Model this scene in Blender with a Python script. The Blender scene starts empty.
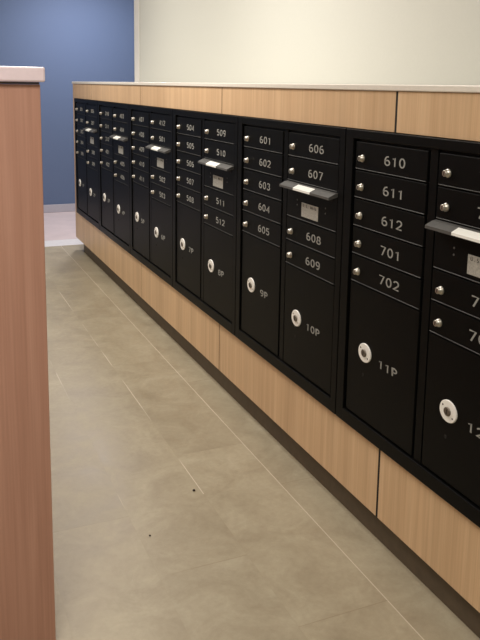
import bpy, bmesh, math, random
from mathutils import Matrix, Vector
random.seed(7)
S = bpy.context.scene
COL = S.collection

# ------------------------------------------------------------------ camera
F, PX, PY, EYE, OFF = 760.0, 240.0, 213.8, 1.443, 1.28
def cam_dir(x, y): return Vector(((x-PX)/F, -(y-PY)/F, -1.0)).normalized()
ya = cam_dir(-92, 80)                 # direction of the corridor
za = -cam_dir(171, 4700)              # up
za = (za - ya*za.dot(ya)).normalized()
xa = ya.cross(za)
cd = bpy.data.cameras.new('camera')
cam = bpy.data.objects.new('camera', cd); COL.objects.link(cam)
cd.sensor_fit = 'VERTICAL'; cd.sensor_height = 36.0; cd.sensor_width = 27.0
cd.lens = F/640*36.0
cd.shift_y = -(320-PY)/640
cd.clip_start = 0.05
cam.matrix_world = Matrix.Translation((-OFF, 0, EYE)) @ Matrix((xa, ya, za)).to_4x4()
S.camera = cam

# ------------------------------------------------------------------ light and exposure
S.view_settings.view_transform = 'Standard'
S.view_settings.look = 'None'
S.view_settings.gamma = 1.0
S.view_settings.use_curve_mapping = False
S.view_settings.exposure = 0.0
w = bpy.data.worlds.new('world'); S.world = w; w.use_nodes = True
w.node_tree.nodes['Background'].inputs[0].default_value = (1, .95, .88, 1)
w.node_tree.nodes['Background'].inputs[1].default_value = 0.1
def area(name, loc, power, color, sx, sy, rot=(0, 0, 0)):
    l = bpy.data.lights.new(name, 'AREA'); l.shape = 'RECTANGLE'; l.size = sx; l.size_y = sy
    l.energy = power; l.color = color
    o = bpy.data.objects.new(name, l); COL.objects.link(o); o.location = loc; o.rotation_euler = rot
    return o
WARM = (1.0, .945, .87)
area('fill_light_near', (-1.55, 0.55, 2.66), 39, WARM, .6, .6)  # unseen fill light, added to brighten the front of the left counter
area('ceiling_lamp_middle', (-.8, 3.4, 2.66), 47, WARM, .6, .9)
area('ceiling_lamp_far', (-.85, 5.3, 2.66), 32, WARM, .6, .6)
area('ceiling_lamp_lobby', (.42, 7.55, 2.66), 46, (.97, .95, 1.0), .3, .3)

# ------------------------------------------------------------------ materials
def new_mat(name):
    m = bpy.data.materials.new(name); m.use_nodes = True
    nt = m.node_tree
    return m, nt, nt.nodes['Principled BSDF']
def srgb(r, g, b):
    f = lambda c: (c/255/12.92 if c/255 <= .04045 else ((c/255+.055)/1.055)**2.4)
    return (f(r), f(g), f(b), 1)
def noise(nt, scale, detail=4, vec=None, rough=.55):
    n = nt.nodes.new('ShaderNodeTexNoise'); n.inputs['Scale'].default_value = scale
    n.inputs['Detail'].default_value = detail; n.inputs['Roughness'].default_value = rough
    if vec: nt.links.new(vec, n.inputs['Vector'])
    return n
def ramp(nt, fac, stops):
    r = nt.nodes.new('ShaderNodeValToRGB')
    e = r.color_ramp.elements
    e[0].position, e[0].color = stops[0]; e[1].position, e[1].color = stops[-1]
    for p, c in stops[1:-1]:
        k = e.new(p); k.color = c
    nt.links.new(fac, r.inputs[0]); return r
def mapping(nt, scale, loc=(0, 0, 0), rot=(0, 0, 0)):
    g = nt.nodes.new('ShaderNodeNewGeometry')          # world position: grain stays put on the surface
    mp = nt.nodes.new('ShaderNodeMapping')
    mp.inputs['Scale'].default_value = scale; mp.inputs['Location'].default_value = loc
    mp.inputs['Rotation'].default_value = rot
    nt.links.new(g.outputs['Position'], mp.inputs[0]); return mp.outputs[0]
def bump(nt, b, h, strength, dist=.002):
    n = nt.nodes.new('ShaderNodeBump'); n.inputs['Strength'].default_value = strength
    n.inputs['Distance'].default_value = dist
    nt.links.new(h, n.inputs['Height']); nt.links.new(n.outputs[0], b.inputs['Normal'])
def mix(nt, fac, a, b, mode='MIX'):
    n = nt.nodes.new('ShaderNodeMix'); n.data_type = 'RGBA'; n.blend_type = mode
    for sock, v in ((n.inputs[0], fac), (n.inputs[6], a), (n.inputs[7], b)):
        if hasattr(v, 'is_output'): nt.links.new(v, sock)
        else: sock.default_value = v
    return n.outputs[2]

def plain(name, color, rough=.5, metal=0.0, ns=0, amt=.12, bs=0):
    m, nt, b = new_mat(name)
    b.inputs['Roughness'].default_value = rough; b.inputs['Metallic'].default_value = metal
    if ns:
        n = noise(nt, ns, 5, mapping(nt, (1, 1, 1)))
        d = tuple(c*(1-amt) for c in color[:3])+(1,); l = tuple(min(1, c*(1+amt)) for c in color[:3])+(1,)
        r = ramp(nt, n.outputs[0], [(.3, d), (.7, l)])
        nt.links.new(r.outputs[0], b.inputs['Base Color'])
        if bs: bump(nt, b, n.outputs[0], bs, .001)
    else: b.inputs['Base Color'].default_value = color
    return m
def wood(name, dark, mid, light, rough=.42):
    m, nt, b = new_mat(name)
    v = mapping(nt, (38, 38, 1.1))
    n1 = noise(nt, 1.0, 6, v, .6)
    n2 = noise(nt, 1.0, 3, mapping(nt, (5, 5, .35), (3, 1, 0)), .5)
    n3 = noise(nt, 1.0, 2, mapping(nt, (190, 190, 2.4), (1, 4, 0)), .5)
    r = ramp(nt, n1.outputs[0], [(.28, dark), (.5, mid), (.72, light)])
    r2 = ramp(nt, n2.outputs[0], [(.3, (.86, .84, .82, 1)), (.7, (1.08, 1.08, 1.08, 1))])
    r3 = ramp(nt, n3.outputs[0], [(.35, (.92, .91, .9, 1)), (.6, (1, 1, 1, 1))])
    c = mix(nt, 1.0, r.outputs[0], r2.outputs[0], 'MULTIPLY')
    c = mix(nt, 1.0, c, r3.outputs[0], 'MULTIPLY')
    nt.links.new(c, b.inputs['Base Color'])
    b.inputs['Roughness'].default_value = rough
    return m

M = {}
M['maple'] = wood('maple_laminate', srgb(206, 171, 133), srgb(216, 182, 143), srgb(225, 193, 155))
M['pink_lit_wood'] = wood('pink_lit_laminate', srgb(186, 139, 119), srgb(197, 150, 130), srgb(207, 161, 141), .5)  # redder than the maple: pinkish light on the left counter put into the colour
M['black'] = plain('black_powder_coat', srgb(9, 9, 9), .42, 0, 60, .15, .08)
M['black'].node_tree.nodes['Principled BSDF'].inputs['Specular IOR Level'].default_value = .09
M['edge'] = plain('grey_edge_catchlight', srgb(54, 53, 51), .5, 0, 60, .1)  # lighter grey than the doors, stands in for catch-light on their edges
M['hood'] = plain('dark_grey_metal', srgb(80, 79, 77), .5, 0, 40, .1)
M['dark'] = plain('dark_gap', srgb(22, 17, 13), .8)
M['kick'] = plain('brown_toe_kick', srgb(92, 79, 64), .55, 0, 30, .12)
M['chrome'] = plain('brushed_nickel', srgb(184, 180, 170), .34, .9, 90, .08)
M['plate'] = plain('white_lock_plate', srgb(246, 244, 238), .4, .0, 200, .03)
M['core'] = plain('lock_core_metal', srgb(120, 112, 102), .4, .7, 90, .1)
M['ink'] = plain('pale_grey_lettering', srgb(150, 150, 145), .6)
M['sticker'] = plain('white_sticker', srgb(240, 240, 234), .5)
M['silver'] = plain('silver_label', srgb(176, 174, 166), .45, .2, 190, .22)
M['print'] = plain('label_print', srgb(78, 76, 72), .7)
M['white_top'] = plain('white_solid_surface', srgb(226, 219, 208), .35, 0, 80, .03)
M['pink_top'] = plain('pinkish_solid_surface', srgb(240, 222, 228), .35, 0, 80, .03)
M['cream'] = plain('cream_paint', srgb(203, 204, 196), .75, 0, 120, .012, .05)
M['guard'] = plain('white_corner_guard', srgb(226, 223, 216), .5, 0, 60, .02)
M['blue'] = plain('blue_paint', srgb(90, 107, 138), .7, 0, 110, .02, .05)
M['base'] = plain('grey_baseboard', srgb(172, 170, 180), .55, 0, 40, .04)
M['ceil'] = plain('white_ceiling', srgb(225, 220, 210), .85, 0, 60, .03)
M['light_band'] = plain('white_light_band', srgb(226, 224, 224), .35, 0, 30, .05)  # near-white colour stands in for bright light on the floor
M['lobby'] = plain('pink_lit_tile', srgb(212, 196, 194), .4, 0, 6, .06)  # floor beyond the counter, cool light on it put into the pale tint
M['crumb'] = plain('dark_crumb', srgb(38, 28, 22), .9, 0, 200, .3)

def floor_mat():
    m, nt, b = new_mat('beige_stone_tile')
    g = nt.nodes.new('ShaderNodeNewGeometry')
    sp = nt.nodes.new('ShaderNodeSeparateXYZ'); nt.links.new(g.outputs['Position'], sp.inputs[0])
    def math_(op, a, b_=None):
        n = nt.nodes.new('ShaderNodeMath'); n.operation = op
        for i, v in enumerate((a, b_)):
            if v is None: continue
            if hasattr(v, 'is_output'): nt.links.new(v, n.inputs[i])
            else: n.inputs[i].default_value = v
        return n.outputs[0]
    W_, L_ = .2855, 1.035
    u = math_('DIVIDE', math_('ADD', sp.outputs['X'], .101+20*W_), W_)      # lanes of tile along the corridor
    lane = math_('FLOOR', u)
    fu = math_('SUBTRACT', u, lane)
    v0 = math_('ADD', sp.outputs['Y'], 20*L_-1.62)
    v1 = math_('ADD', v0, math_('MULTIPLY', math_('SUBTRACT', lane, 19.0), .345))   # third bond
    v = math_('DIVIDE', v1, L_)
    row = math_('FLOOR', v)
    fv = math_('SUBTRACT', v, row)
    du = math_('MULTIPLY', math_('MINIMUM', fu, math_('SUBTRACT', 1.0, fu)), W_)
    dv = math_('MULTIPLY', math_('MINIMUM', fv, math_('SUBTRACT', 1.0, fv)), L_)
    gl = math_('LESS_THAN', du, .0016)
    gt = math_('LESS_THAN', dv, .0016)
    tile = nt.nodes.new('ShaderNodeCombineXYZ'); nt.links.new(lane, tile.inputs[0]); nt.links.new(row, tile.inputs[1])
    wn = nt.nodes.new('ShaderNodeTexWhiteNoise'); wn.noise_dimensions = '3D'; nt.links.new(tile.outputs[0], wn.inputs['Vector'])
    offs = nt.nodes.new('ShaderNodeVectorMath'); offs.operation = 'MULTIPLY_ADD'
    nt.links.new(wn.outputs['Color'], offs.inputs[0]); offs.inputs[1].default_value = (9, 9, 9)
    nt.links.new(g.outputs['Position'], offs.inputs[2])
    n1 = noise(nt, 5.5, 7, offs.outputs[0], .66); n1.inputs['Distortion'].default_value = .8
    n2 = noise(nt, 46, 6, offs.outputs[0], .75)
    r1 = ramp(nt, n1.outputs[0], [(.3, srgb(153, 141, 119)), (.52, srgb(166, 155, 132)), (.72, srgb(177, 167, 144))])
    r2 = ramp(nt, n2.outputs[0], [(.3, (.90, .895, .885, 1)), (.65, (1.03, 1.03, 1.03, 1))])
    c = mix(nt, 1.0, r1.outputs[0], r2.outputs[0], 'MULTIPLY')
    hv = nt.nodes.new('ShaderNodeHueSaturation'); nt.links.new(c, hv.inputs['Color'])
    vv = math_('ADD', math_('MULTIPLY', wn.outputs['Value'], .07), .965); nt.links.new(vv, hv.inputs['Value'])
    c = hv.outputs[0]
    # grout: long joints worn pale in places, cross joints thin and dark
    wear = noise(nt, 2.3, 2, mapping(nt, (1, 1, 1), (4.3, 0, 0)))
    wr = ramp(nt, wear.outputs[0], [(.46, (0, 0, 0, 1)), (.56, (1, 1, 1, 1))])
    wear2 = noise(nt, 1.7, 2, mapping(nt, (1, 1, 1), (0, 2.2, 0)))
    wr2 = ramp(nt, wear2.outputs[0], [(.47, (0, 0, 0, 1)), (.55, (1, 1, 1, 1))])
    c = mix(nt, math_('MULTIPLY', gl, .12), c, srgb(150, 136, 110))
    main = math_('MULTIPLY', math_('LESS_THAN', math_('ABSOLUTE', math_('ADD', sp.outputs['X'], .101)), .02), .5)
    c = mix(nt, math_('MULTIPLY', gl, math_('MAXIMUM', main, math_('MULTIPLY', math_('LESS_THAN', 2.35, sp.outputs['Y']), math_('MULTIPLY', wr.outputs[0], .6)))), c, srgb(230, 219, 200))
    c = mix(nt, math_('MULTIPLY', gt, math_('MULTIPLY', wr2.outputs[0], .4)), c, srgb(128, 112, 88))
    nt.links.new(c, b.inputs['Base Color'])
    rr = ramp(nt, n1.outputs[0], [(.3, (.36, .36, .36, 1)), (.7, (.5, .5, .5, 1))])
    nt.links.new(rr.outputs[0], b.inputs['Roughness'])
    b.inputs['Specular IOR Level'].default_value = .4
    return m
M['floor'] = floor_mat()

# ------------------------------------------------------------------ mesh helpers
def add_box(bm, a, b, mi=0, bev=0.0, seg=2):
    x0, y0, z0 = (min(p, q) for p, q in zip(a, b)); x1, y1, z1 = (max(p, q) for p, q in zip(a, b))
    vs = [bm.verts.new(p) for p in ((x0,y0,z0),(x1,y0,z0),(x1,y1,z0),(x0,y1,z0),(x0,y0,z1),(x1,y0,z1),(x1,y1,z1),(x0,y1,z1))]
    fs = [bm.faces.new([vs[i] for i in q]) for q in ((3,2,1,0),(4,5,6,7),(0,1,5,4),(1,2,6,5),(2,3,7,6),(3,0,4,7))]
    for f in fs: f.material_index = mi
    if bev:
        es = list({e for f in fs for e in f.edges})
        r = bmesh.ops.bevel(bm, geom=es, offset=bev, segments=seg, profile=.5, affect='EDGES')
        for f in r['faces']: f.material_index = mi
def add_disc_x(bm, cy, cz, profile, mi=0, n=20, sy=1.0):
    """lathe about an axis along -X; profile = (x, radius) from the back to the front"""
    rings = []
    for x, r in profile:
        if r <= 0: rings.append([bm.verts.new((x, cy, cz))])
        else: rings.append([bm.verts.new((x, cy+sy*r*math.cos(2*math.pi*k/n), cz+r*math.sin(2*math.pi*k/n))) for k in range(n)])
    for p, q in zip(rings, rings[1:]):
        for k in range(n):
            k2 = (k+1) % n
            if len(q) == 1: f = bm.faces.new((p[k], p[k2], q[0]))
            elif len(p) == 1: f = bm.faces.new((p[0], q[k2], q[k]))
            else: f = bm.faces.new((p[k], p[k2], q[k2], q[k]))
            f.material_index = mi; f.smooth = len(q) > 1
def add_prism_y(bm, poly, y0, y1, mi=0):
    a = [bm.verts.new((x, y0, z)) for x, z in poly]; b = [bm.verts.new((x, y1, z)) for x, z in poly]
    n = len(poly)
    for f in [bm.faces.new(a), bm.faces.new(list(reversed(b)))] + [bm.faces.new((a[(i+1) % n], a[i], b[i], b[(i+1) % n])) for i in range(n)]:
        f.material_index = mi
def mesh_of(name, bm, mats):
    bmesh.ops.recalc_face_normals(bm, faces=bm.faces)
    me = bpy.data.meshes.new(name); bm.to_mesh(me); bm.free()
    for m in (mats if isinstance(mats, (list, tuple)) else [mats]): me.materials.append(M[m])
    return me
def link(name, me, parent=None, loc=(0, 0, 0)):
    o = bpy.data.objects.new(name, me); COL.objects.link(o)
    o.parent = parent; o.location = loc
    return o
def box_obj(name, a, b, mat, parent=None, bev=0.0):
    bm = bmesh.new(); add_box(bm, a, b, 0, bev)
    return link(name, mesh_of(name, bm, mat), parent)
def struct(name, a, b, mat, bev=0.0):
    o = box_obj(name, a, b, mat, None, bev); o['kind'] = 'structure'; return o
def tag(o, label, cat, group=None):
    o['label'] = label; o['category'] = cat
    if group: o['group'] = group
    return o
def thing(name, loc, label, cat, group=None):
    o = bpy.data.objects.new(name, None); COL.objects.link(o); o.location = loc
    o.empty_display_size = .1
    return tag(o, label, cat, group)
def arc(cx, cy, rx, ry, a0, a1, n=9):
    return [(cx+rx*math.cos(math.radians(a0+(a1-a0)*k/(n-1))), cy+ry*math.sin(math.radians(a0+(a1-a0)*k/(n-1)))) for k in range(n)]
def oval(cx, cy, rx, ry): return arc(cx, cy, rx, ry, 90, 450, 19)
GLYPH = {                                                    # centre lines of plain sans lettering in a box .62 wide and 1 high
 '0': [oval(.31, .5, .25, .44)],
 '1': [[(.12, .76), (.34, .92), (.34, .02)]],
 '2': [arc(.31, .68, .25, .26, 165, -35)+[(.06, .07), (.60, .07)]],
 '3': [arc(.29, .71, .23, .22, 155, -90), arc(.29, .28, .26, .22, 90, -155)],
 '4': [[(.46, .02), (.46, .92), (.05, .29), (.62, .29)]],
 '5': [[(.55, .93), (.14, .93), (.10, .52)]+arc(.30, .33, .27, .27, 130, -145)],
 '6': [[(.48, .94), (.34, .92)]+arc(.34, .40, .28, .52, 110, 180, 6), oval(.32, .31, .25, .25)],
 '7': [[(.05, .93), (.57, .93), (.22, .02)]],
 '8': [oval(.31, .71, .21, .22), oval(.31, .27, .26, .22)],
 '9': [oval(.30, .68, .25, .25), arc(.30, .60, .26, .54, 0, -75, 7)+[(.16, .06)]],
 'P': [[(.10, .02), (.10, .93), (.34, .93)]+arc(.34, .70, .22, .23, 90, -90)+[(.10, .47)]],
 'U': [[(.08, .97), (.08, .32)]+arc(.31, .32, .23, .26, 180, 360)+[(.54, .97)]],
 'S': [arc(.31, .71, .22, .22, 40, 270)+arc(.31, .28, .24, .22, 90, -150)],
 'M': [[(.05, .02), (.05, .95), (.31, .3), (.57, .95), (.57, .02)]],
 'A': [[(.03, .02), (.31, .95), (.59, .02)], [(.14, .32), (.48, .32)]],
 'I': [[(.31, .02), (.31, .97)]],
 'L': [[(.12, .97), (.12, .06), (.55, .06)]],
 '.': [[(.28, .0), (.28, .12)]],
}
_txt = {}
def text_mesh(body, w, h, mat='ink', stroke=.13):
    """lettering lying on a face that looks towards -X, centred on the origin"""
    key = (body, w, h, mat)
    if key in _txt: return _txt[key]
    bm = bmesh.new(); pitch = .80; n = len(body)
    total = pitch*(n-1)+.62
    for i, ch in enumerate(body):
        for line in GLYPH.get(ch, []):
            pts = [Vector((x+i*pitch, y)) for x, y in line]
            left, right = [], []
            for k, p in enumerate(pts):
                d = (pts[min(k+1, len(pts)-1)]-pts[max(k-1, 0)])
                d.normalize(); nn = Vector((-d.y, d.x))
                if 0 < k < len(pts)-1:
                    e = (pts[k+1]-p).normalized(); c = max(.55, abs(nn.dot(Vector((-e.y, e.x)))))
                else: c = 1
                left.append(p+nn*stroke/2/c); right.append(p-nn*stroke/2/c)
            conv = lambda q, x: bm.verts.new((x, -(q.x-total/2)*w/total, (q.y-.5)*h))
            lf = [conv(q, -.0008) for q in left]; rf = [conv(q, -.0008) for q in right]
            lb = [conv(q, .0004) for q in left]; rb = [conv(q, .0004) for q in right]
            for k in range(len(pts)-1):
                bm.faces.new((lf[k], lf[k+1], rf[k+1], rf[k]))
                bm.faces.new((lb[k], lf[k], lf[k+1], lb[k+1])[::-1]); bm.faces.new((rb[k], rf[k], rf[k+1], rb[k+1]))
    me = mesh_of('number_'+body, bm, mat)
    _txt[key] = me; return me

# ------------------------------------------------------------------ the room
ROOM = (-3.0, 3.0, -2.0, 8.57, 2.7)
struct('floor', (-3.1, -2.1, -.1), (3.1, 6.74, 0), 'floor')
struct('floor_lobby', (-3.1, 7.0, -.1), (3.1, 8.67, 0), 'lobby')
struct('floor_light_band', (-3.0, 6.74, -.1), (3.0, 7.0, .002), 'light_band')  # strip added where a band of light crosses the floor
struct('ceiling', (-3.1, -2.1, 2.7), (3.1, 8.67, 2.8), 'ceil')
struct('wall_back', (-3.1, 8.57, 0), (3.1, 8.67, 2.7), 'blue')
struct('wall_right', (.48, -2.0, 0), (.63, 6.33, 2.7), 'cream')
struct('wall_lobby', (3.0, 6.33, 0), (3.1, 8.57, 2.7), 'cream')
struct('wall_corridor_end', (.63, 6.23, 0), (3.1, 6.33, 2.7), 'cream')
struct('wall_left', (-3.1, -2.0, 0), (-3.0, 8.57, 2.7), 'cream')
struct('wall_front', (-3.1, -2.1, 0), (3.1, -2.0, 2.7), 'cream')
struct('baseboard_back', (-3.0, 8.555, .001), (3.0, 8.569, .09), 'base', .003)
bm = bmesh.new()
add_box(bm, (.476, 6.19, 1.456), (.4795, 6.334, 2.7)); add_box(bm, (.476, 6.3305, 1.456), (.56, 6.334, 2.7))
o = link('trim_2', mesh_of('trim_2', bm, 'guard')); o['kind'] = 'structure'

# ------------------------------------------------------------------ wooden casework around the mailboxes
ZB, ZT = .347, 1.313            # opening for the mailbox units
YN, YF = .51, 6.56
JO = [YN, 1.84, 3.176, 4.488, 5.842, YF]
cw = thing('mailbox_cabinet', (.23, (YN+YF)/2, 0), 'long maple wood cabinet built around the black mailbox units along the right wall', 'cabinet')
def cw_box(name, a, b, mat, bev=0.0):
    o = box_obj(name, a, b, mat, cw, bev); o.matrix_parent_inverse = Matrix.Translation(-cw.location); return o
for i in range(5):
    g = .0028 if i else 0
    a, b = JO[i]+(.0055 if i == 1 else .003), JO[i+1]-(.0055 if i == 0 else .003 if i < 4 else 0)
    cw_box('upper_panel', (0, a, ZT+.002), (.018, b, 1.4325), 'maple', .001)
    cw_box('lower_panel', (0, a, .112), (.018, b, ZB-.002), 'maple', .001)
for i in range(1, 5):
    hw = .0054 if i == 1 else .0029
    for z0, z1 in ((.1125, ZB-.0025), (ZT+.0025, 1.432)):
        cw_box('joint_strip', (.0012, JO[i]-hw, z0), (.0184, JO[i]+hw, z1), 'dark')
cw_box('end_panel', (.018, YF-.02, .112), (.465, YF, 1.4325), 'maple', .001)
cw_box('end_panel', (.0, YN-.02, .112), (.465, YN-.0005, 1.4325), 'maple', .001)
cw_box('edge_stile', (0, 6.466, ZB-.001), (.0175, YF, ZT+.001), 'maple')
cw_box('near_panel', (0, YN+.003, ZB-.001), (.0175, 1.214, ZT+.001), 'maple')
bm = bmesh.new()
add_box(bm, (.0185, YN, .113), (.465, YF-.021, ZB-.004)); add_box(bm, (.0185, YN, ZT+.004), (.465, YF-.021, 1.432))
add_box(bm, (.44, YN, ZB-.004), (.465, YF-.021, ZT+.004))
o = link('carcass', mesh_of('carcass', bm, 'dark'), cw); o.matrix_parent_inverse = Matrix.Translation(-cw.location)
cw_box('toe_kick', (.04, YN, 0), (.46, YF-.13, .1125), 'kick')
tag(box_obj('countertop', (-.006, YN-.03, 1.433), (.4755, YF+.012, 1.4515), 'white_top', None, .003),
    'long thin white countertop slab lying on the mailbox cabinet', 'countertop')

# ------------------------------------------------------------------ mailbox units
PER, WD = .874, .365
YL0 = 2.092                                     # far edge of the unit with boxes 610 to 706
PIT, TOP = .0895, 1.2785                        # pitch of the box doors, top of the first door
KN = -.036                                     # lock, from the far edge of its door
XF = -.006                                      # front of the doors
def door_mesh(h, name):
    bm = bmesh.new(); add_box(bm, (XF, -WD+.001, -h+.0022), (.012, -.001, -.0022), 0, .0022, 2)
    if name != 'parcel_door': add_box(bm, (XF-.0022, -WD+.004, -h+.0026), (XF+.001, -.004, -h+.0048), 1, .0006, 1)   # grey lip added to give a thin line of catch-light at the foot
    return mesh_of(name, bm, ['black', 'edge'])
box_door_me = door_mesh(PIT, 'mailbox_door')
slot_door_me = door_mesh(1.5*PIT, 'outgoing_mail_door')
parcel_me = {n: door_mesh(TOP-n*PIT-.395, 'parcel_door') for n in (5, 5.5)}
bm = bmesh.new()                                # small cam lock: collar, plug, key slot
add_disc_x(bm, 0, 0, [(0, .0118), (-.003, .0118), (-.0042, .0105), (-.0042, .0092), (-.0135, .0088), (-.0150, .0070), (-.0150, 0)], 0, 18)
add_box(bm, (-.0154, -.0012, -.0048), (-.0148, .0012, .0048), 1)
cam_me = mesh_of('cam_lock', bm, ['chrome', 'dark'])
bm = bmesh.new()                                # round parcel lock: white escutcheon, grey core, key slot, two rivets
add_disc_x(bm, 0, 0, [(0, .0305), (-.003, .0305), (-.0045, .029), (-.0045, .0)], 0, 32, 1.14)
add_disc_x(bm, 0, 0, [(-.004, .0125), (-.0075, .0118), (-.0085, .0105), (-.0085, 0)], 1, 20, 1.1)
add_box(bm, (-.009, -.0015, -.006), (-.0084, .0015, .006), 2)
add_disc_x(bm, .0205, .0125, [(-.004, .0027), (-.005, .0025), (-.005, 0)], 2, 10)
add_disc_x(bm, -.0205, -.0125, [(-.004, .0027), (-.005, .0025), (-.005, 0)], 2, 10)
plock_me = mesh_of('parcel_lock', bm, ['plate', 'core', 'dark'])
bm = bmesh.new(); add_disc_x(bm, 0, 0, [(.001, .0055), (-.001, .0052), (-.0012, .0035), (-.0003, .003), (-.0003, 0)], 0, 12)
hole_me = mesh_of('screw_plug', bm, 'dark')
bm = bmesh.new()                                # rain hood over the outgoing mail slot
add_prism_y(bm, [(.001, .0), (-.012, -.003), (-.034, -.0135), (-.034, -.0215), (-.030, -.0215), (.001, -.013)], -WD+.001, -.001)
hood_me = mesh_of('hood', bm, 'hood')
bm = bmesh.new()
add_prism_y(bm, [(-.0125, -.0024), (-.0335, -.0124), (-.0345, -.0134), (-.0345, -.0205), (-.0347, -.0205), (-.0347, -.0132), (-.0336, -.0121), (-.0125, -.0021)], -.235, -.11)
hoodst_me = mesh_of('sticker', bm, 'sticker')
bm = bmesh.new(); add_box(bm, (-.0012, -.061, -.0255), (0, .061, .0255), 0, .0005, 1)
label_me = mesh_of('label', bm, 'silver')
bm = bmesh.new()
for sy, sz in ((-.083, -.045), (-.083, -.063), (-.288, -.045), (-.288, -.063)):
    add_disc_x(bm, sy, sz-.018, [(0, .0032), (-.0012, .0028), (-.0016, 0)], 0, 10)
rivet_me = mesh_of('rivets', bm, 'hood')
bm = bmesh.new(); add_box(bm, (XF-.0012, -WD+.03, -.034), (XF+.004, -.03, -.022), 0)
slot_me = mesh_of('slot', bm, 'dark')
bm = bmesh.new()
add_box(bm, (.004, -PER+.002, 0), (.40, -.002, ZT-ZB), 0)                      # body
T = -.011
add_box(bm, (T, -.046, 0), (.006, -.002, ZT-ZB), 0, .002)                     # raised surround and the bar between the columns
add_box(bm, (T, -PER+.002, 0), (.006, -PER+.036, ZT-ZB), 0, .002)
add_box(bm, (T, -PER+.034, 0), (.006, -.044, .044), 0, .002)
add_box(bm, (T, -PER+.034, 1.285-ZB), (.006, -.044, ZT-ZB), 0, .002)
add_box(bm, (-.004, -.459, .044), (.006, -.426, 1.285-ZB), 0, .0015)
frame_me = mesh_of('frame', bm, 'black')

boxes = []
for fl in range(3, 8):
    boxes += ['%d%02d' % (fl, k) for k in range(1, 13)]
boxes = boxes[:54] if False else boxes
units = []
idx = 0
def add_number(body, parent, dy, z, w, h):
    return link('number', text_mesh(body, w, h), parent, (XF, dy, z))
for u in range(6):
    odd = boxes[idx:idx+5]; even = boxes[idx+5:idx+9]; idx += 9
    yl = YL0 + PER*(5-u)
    p1, p2 = 2*u+1, 2*u+2
    lab = 'black mailbox unit of boxes %s to %s and parcel lockers %dP and %dP' % (odd[0], even[-1], p1, p2)
    if u == 0: lab += ', farthest'
    if u == 5: lab += ', nearest'
    t = thing('mailbox_unit', (0, yl, ZB), lab, 'mailbox', 'black mailbox units in the wooden cabinet')
    link('frame', frame_me, t)
    for cnum, (yd, nums, pn) in enumerate(((-.055, odd, p1), (-.465, even, p2))):
        rows = [0, 1, 2, 3, 4] if cnum == 0 else [0, 1, 3.5, 4.5]
        for r, num in zip(rows, nums):
            d = link('mailbox_door', box_door_me, t, (0, yd, TOP-r*PIT-ZB))
            link('cam_lock', cam_me, d, (XF, KN-.006, -.0525))
            add_number(num, d, -.211, -.0475, .103, .0285)
        if cnum == 1:
            d = link('outgoing_mail_door', slot_door_me, t, (0, yd, TOP-2*PIT-ZB))
            link('slot', slot_me, d); link('rivets', rivet_me, d, (XF, 0, 0))
            link('hood', hood_me, d, (XF, 0, -.0015)); link('sticker', hoodst_me, d, (XF, 0, -.0015))
            ly = -.199 if u == 5 else -.178
            l = link('label', label_me, d, (XF, ly, -.0925))
            link('lettering', text_mesh('U.S. MAIL', .1, .011, 'print'), d, (XF-.001, ly, -.0765))
        n = 5 if cnum == 0 else 5.5
        zt = TOP-n*PIT
        d = link('parcel_door', parcel_me[n], t, (0, yd, zt-ZB))
        zl = (.62 if cnum == 0 else .597)-zt
        link('parcel_lock', plock_me, d, (XF, -.103, zl))
        link('screw_plug', hole_me, d, (XF, -.096, zl-.075))
        add_number('%dP' % pn, d, -.226, zl-.008, .098 if pn > 9 else .068, .0265)

# ------------------------------------------------------------------ counter on the left
lc = thing('counter', (-1.8, 2.6, 0), 'tall reddish brown wood counter with a pinkish white slab top at the left', 'counter')
def lc_box(name, a, b, mat, bev=0.0):
    o = box_obj(name, a, b, mat, lc, bev); o.matrix_parent_inverse = Matrix.Translation(-lc.location); return o
lc_box('end_panel', (-2.4, 1.79, .0), (-1.0045, 1.81, 1.4375), 'pink_lit_wood', .0015)
lc_box('body', (-2.39, 1.8105, .0), (-1.016, 3.3, 1.4335), 'pink_lit_wood')
lc_box('reveal', (-2.38, 1.7925, 1.438), (-1.006, 3.3, 1.4425), 'kick')
lc_box('countertop', (-2.42, 1.775, 1.443), (-.995, 3.32, 1.4765), 'pink_top', .004)

# ------------------------------------------------------------------ specks on the floor
def crumb(x, y, r, label):
    bm = bmesh.new(); bmesh.ops.create_icosphere(bm, subdivisions=2, radius=r)
    for v in bm.verts: v.co *= random.uniform(.85, 1.15); v.co.z *= .6
    zmin = min(v.co.z for v in bm.verts)
    for v in bm.verts: v.co.z -= zmin
    tag(link('debris_crumb', mesh_of('debris_crumb', bm, 'crumb'), None, (x, y, 0)), label, 'debris')
crumb(-.412, 2.382, .0055, 'larger dark crumb lying on the beige tile floor mid-aisle')
crumb(-.638, 2.174, .0034, 'tiny dark speck on the beige floor, nearer the camera than the larger crumb')
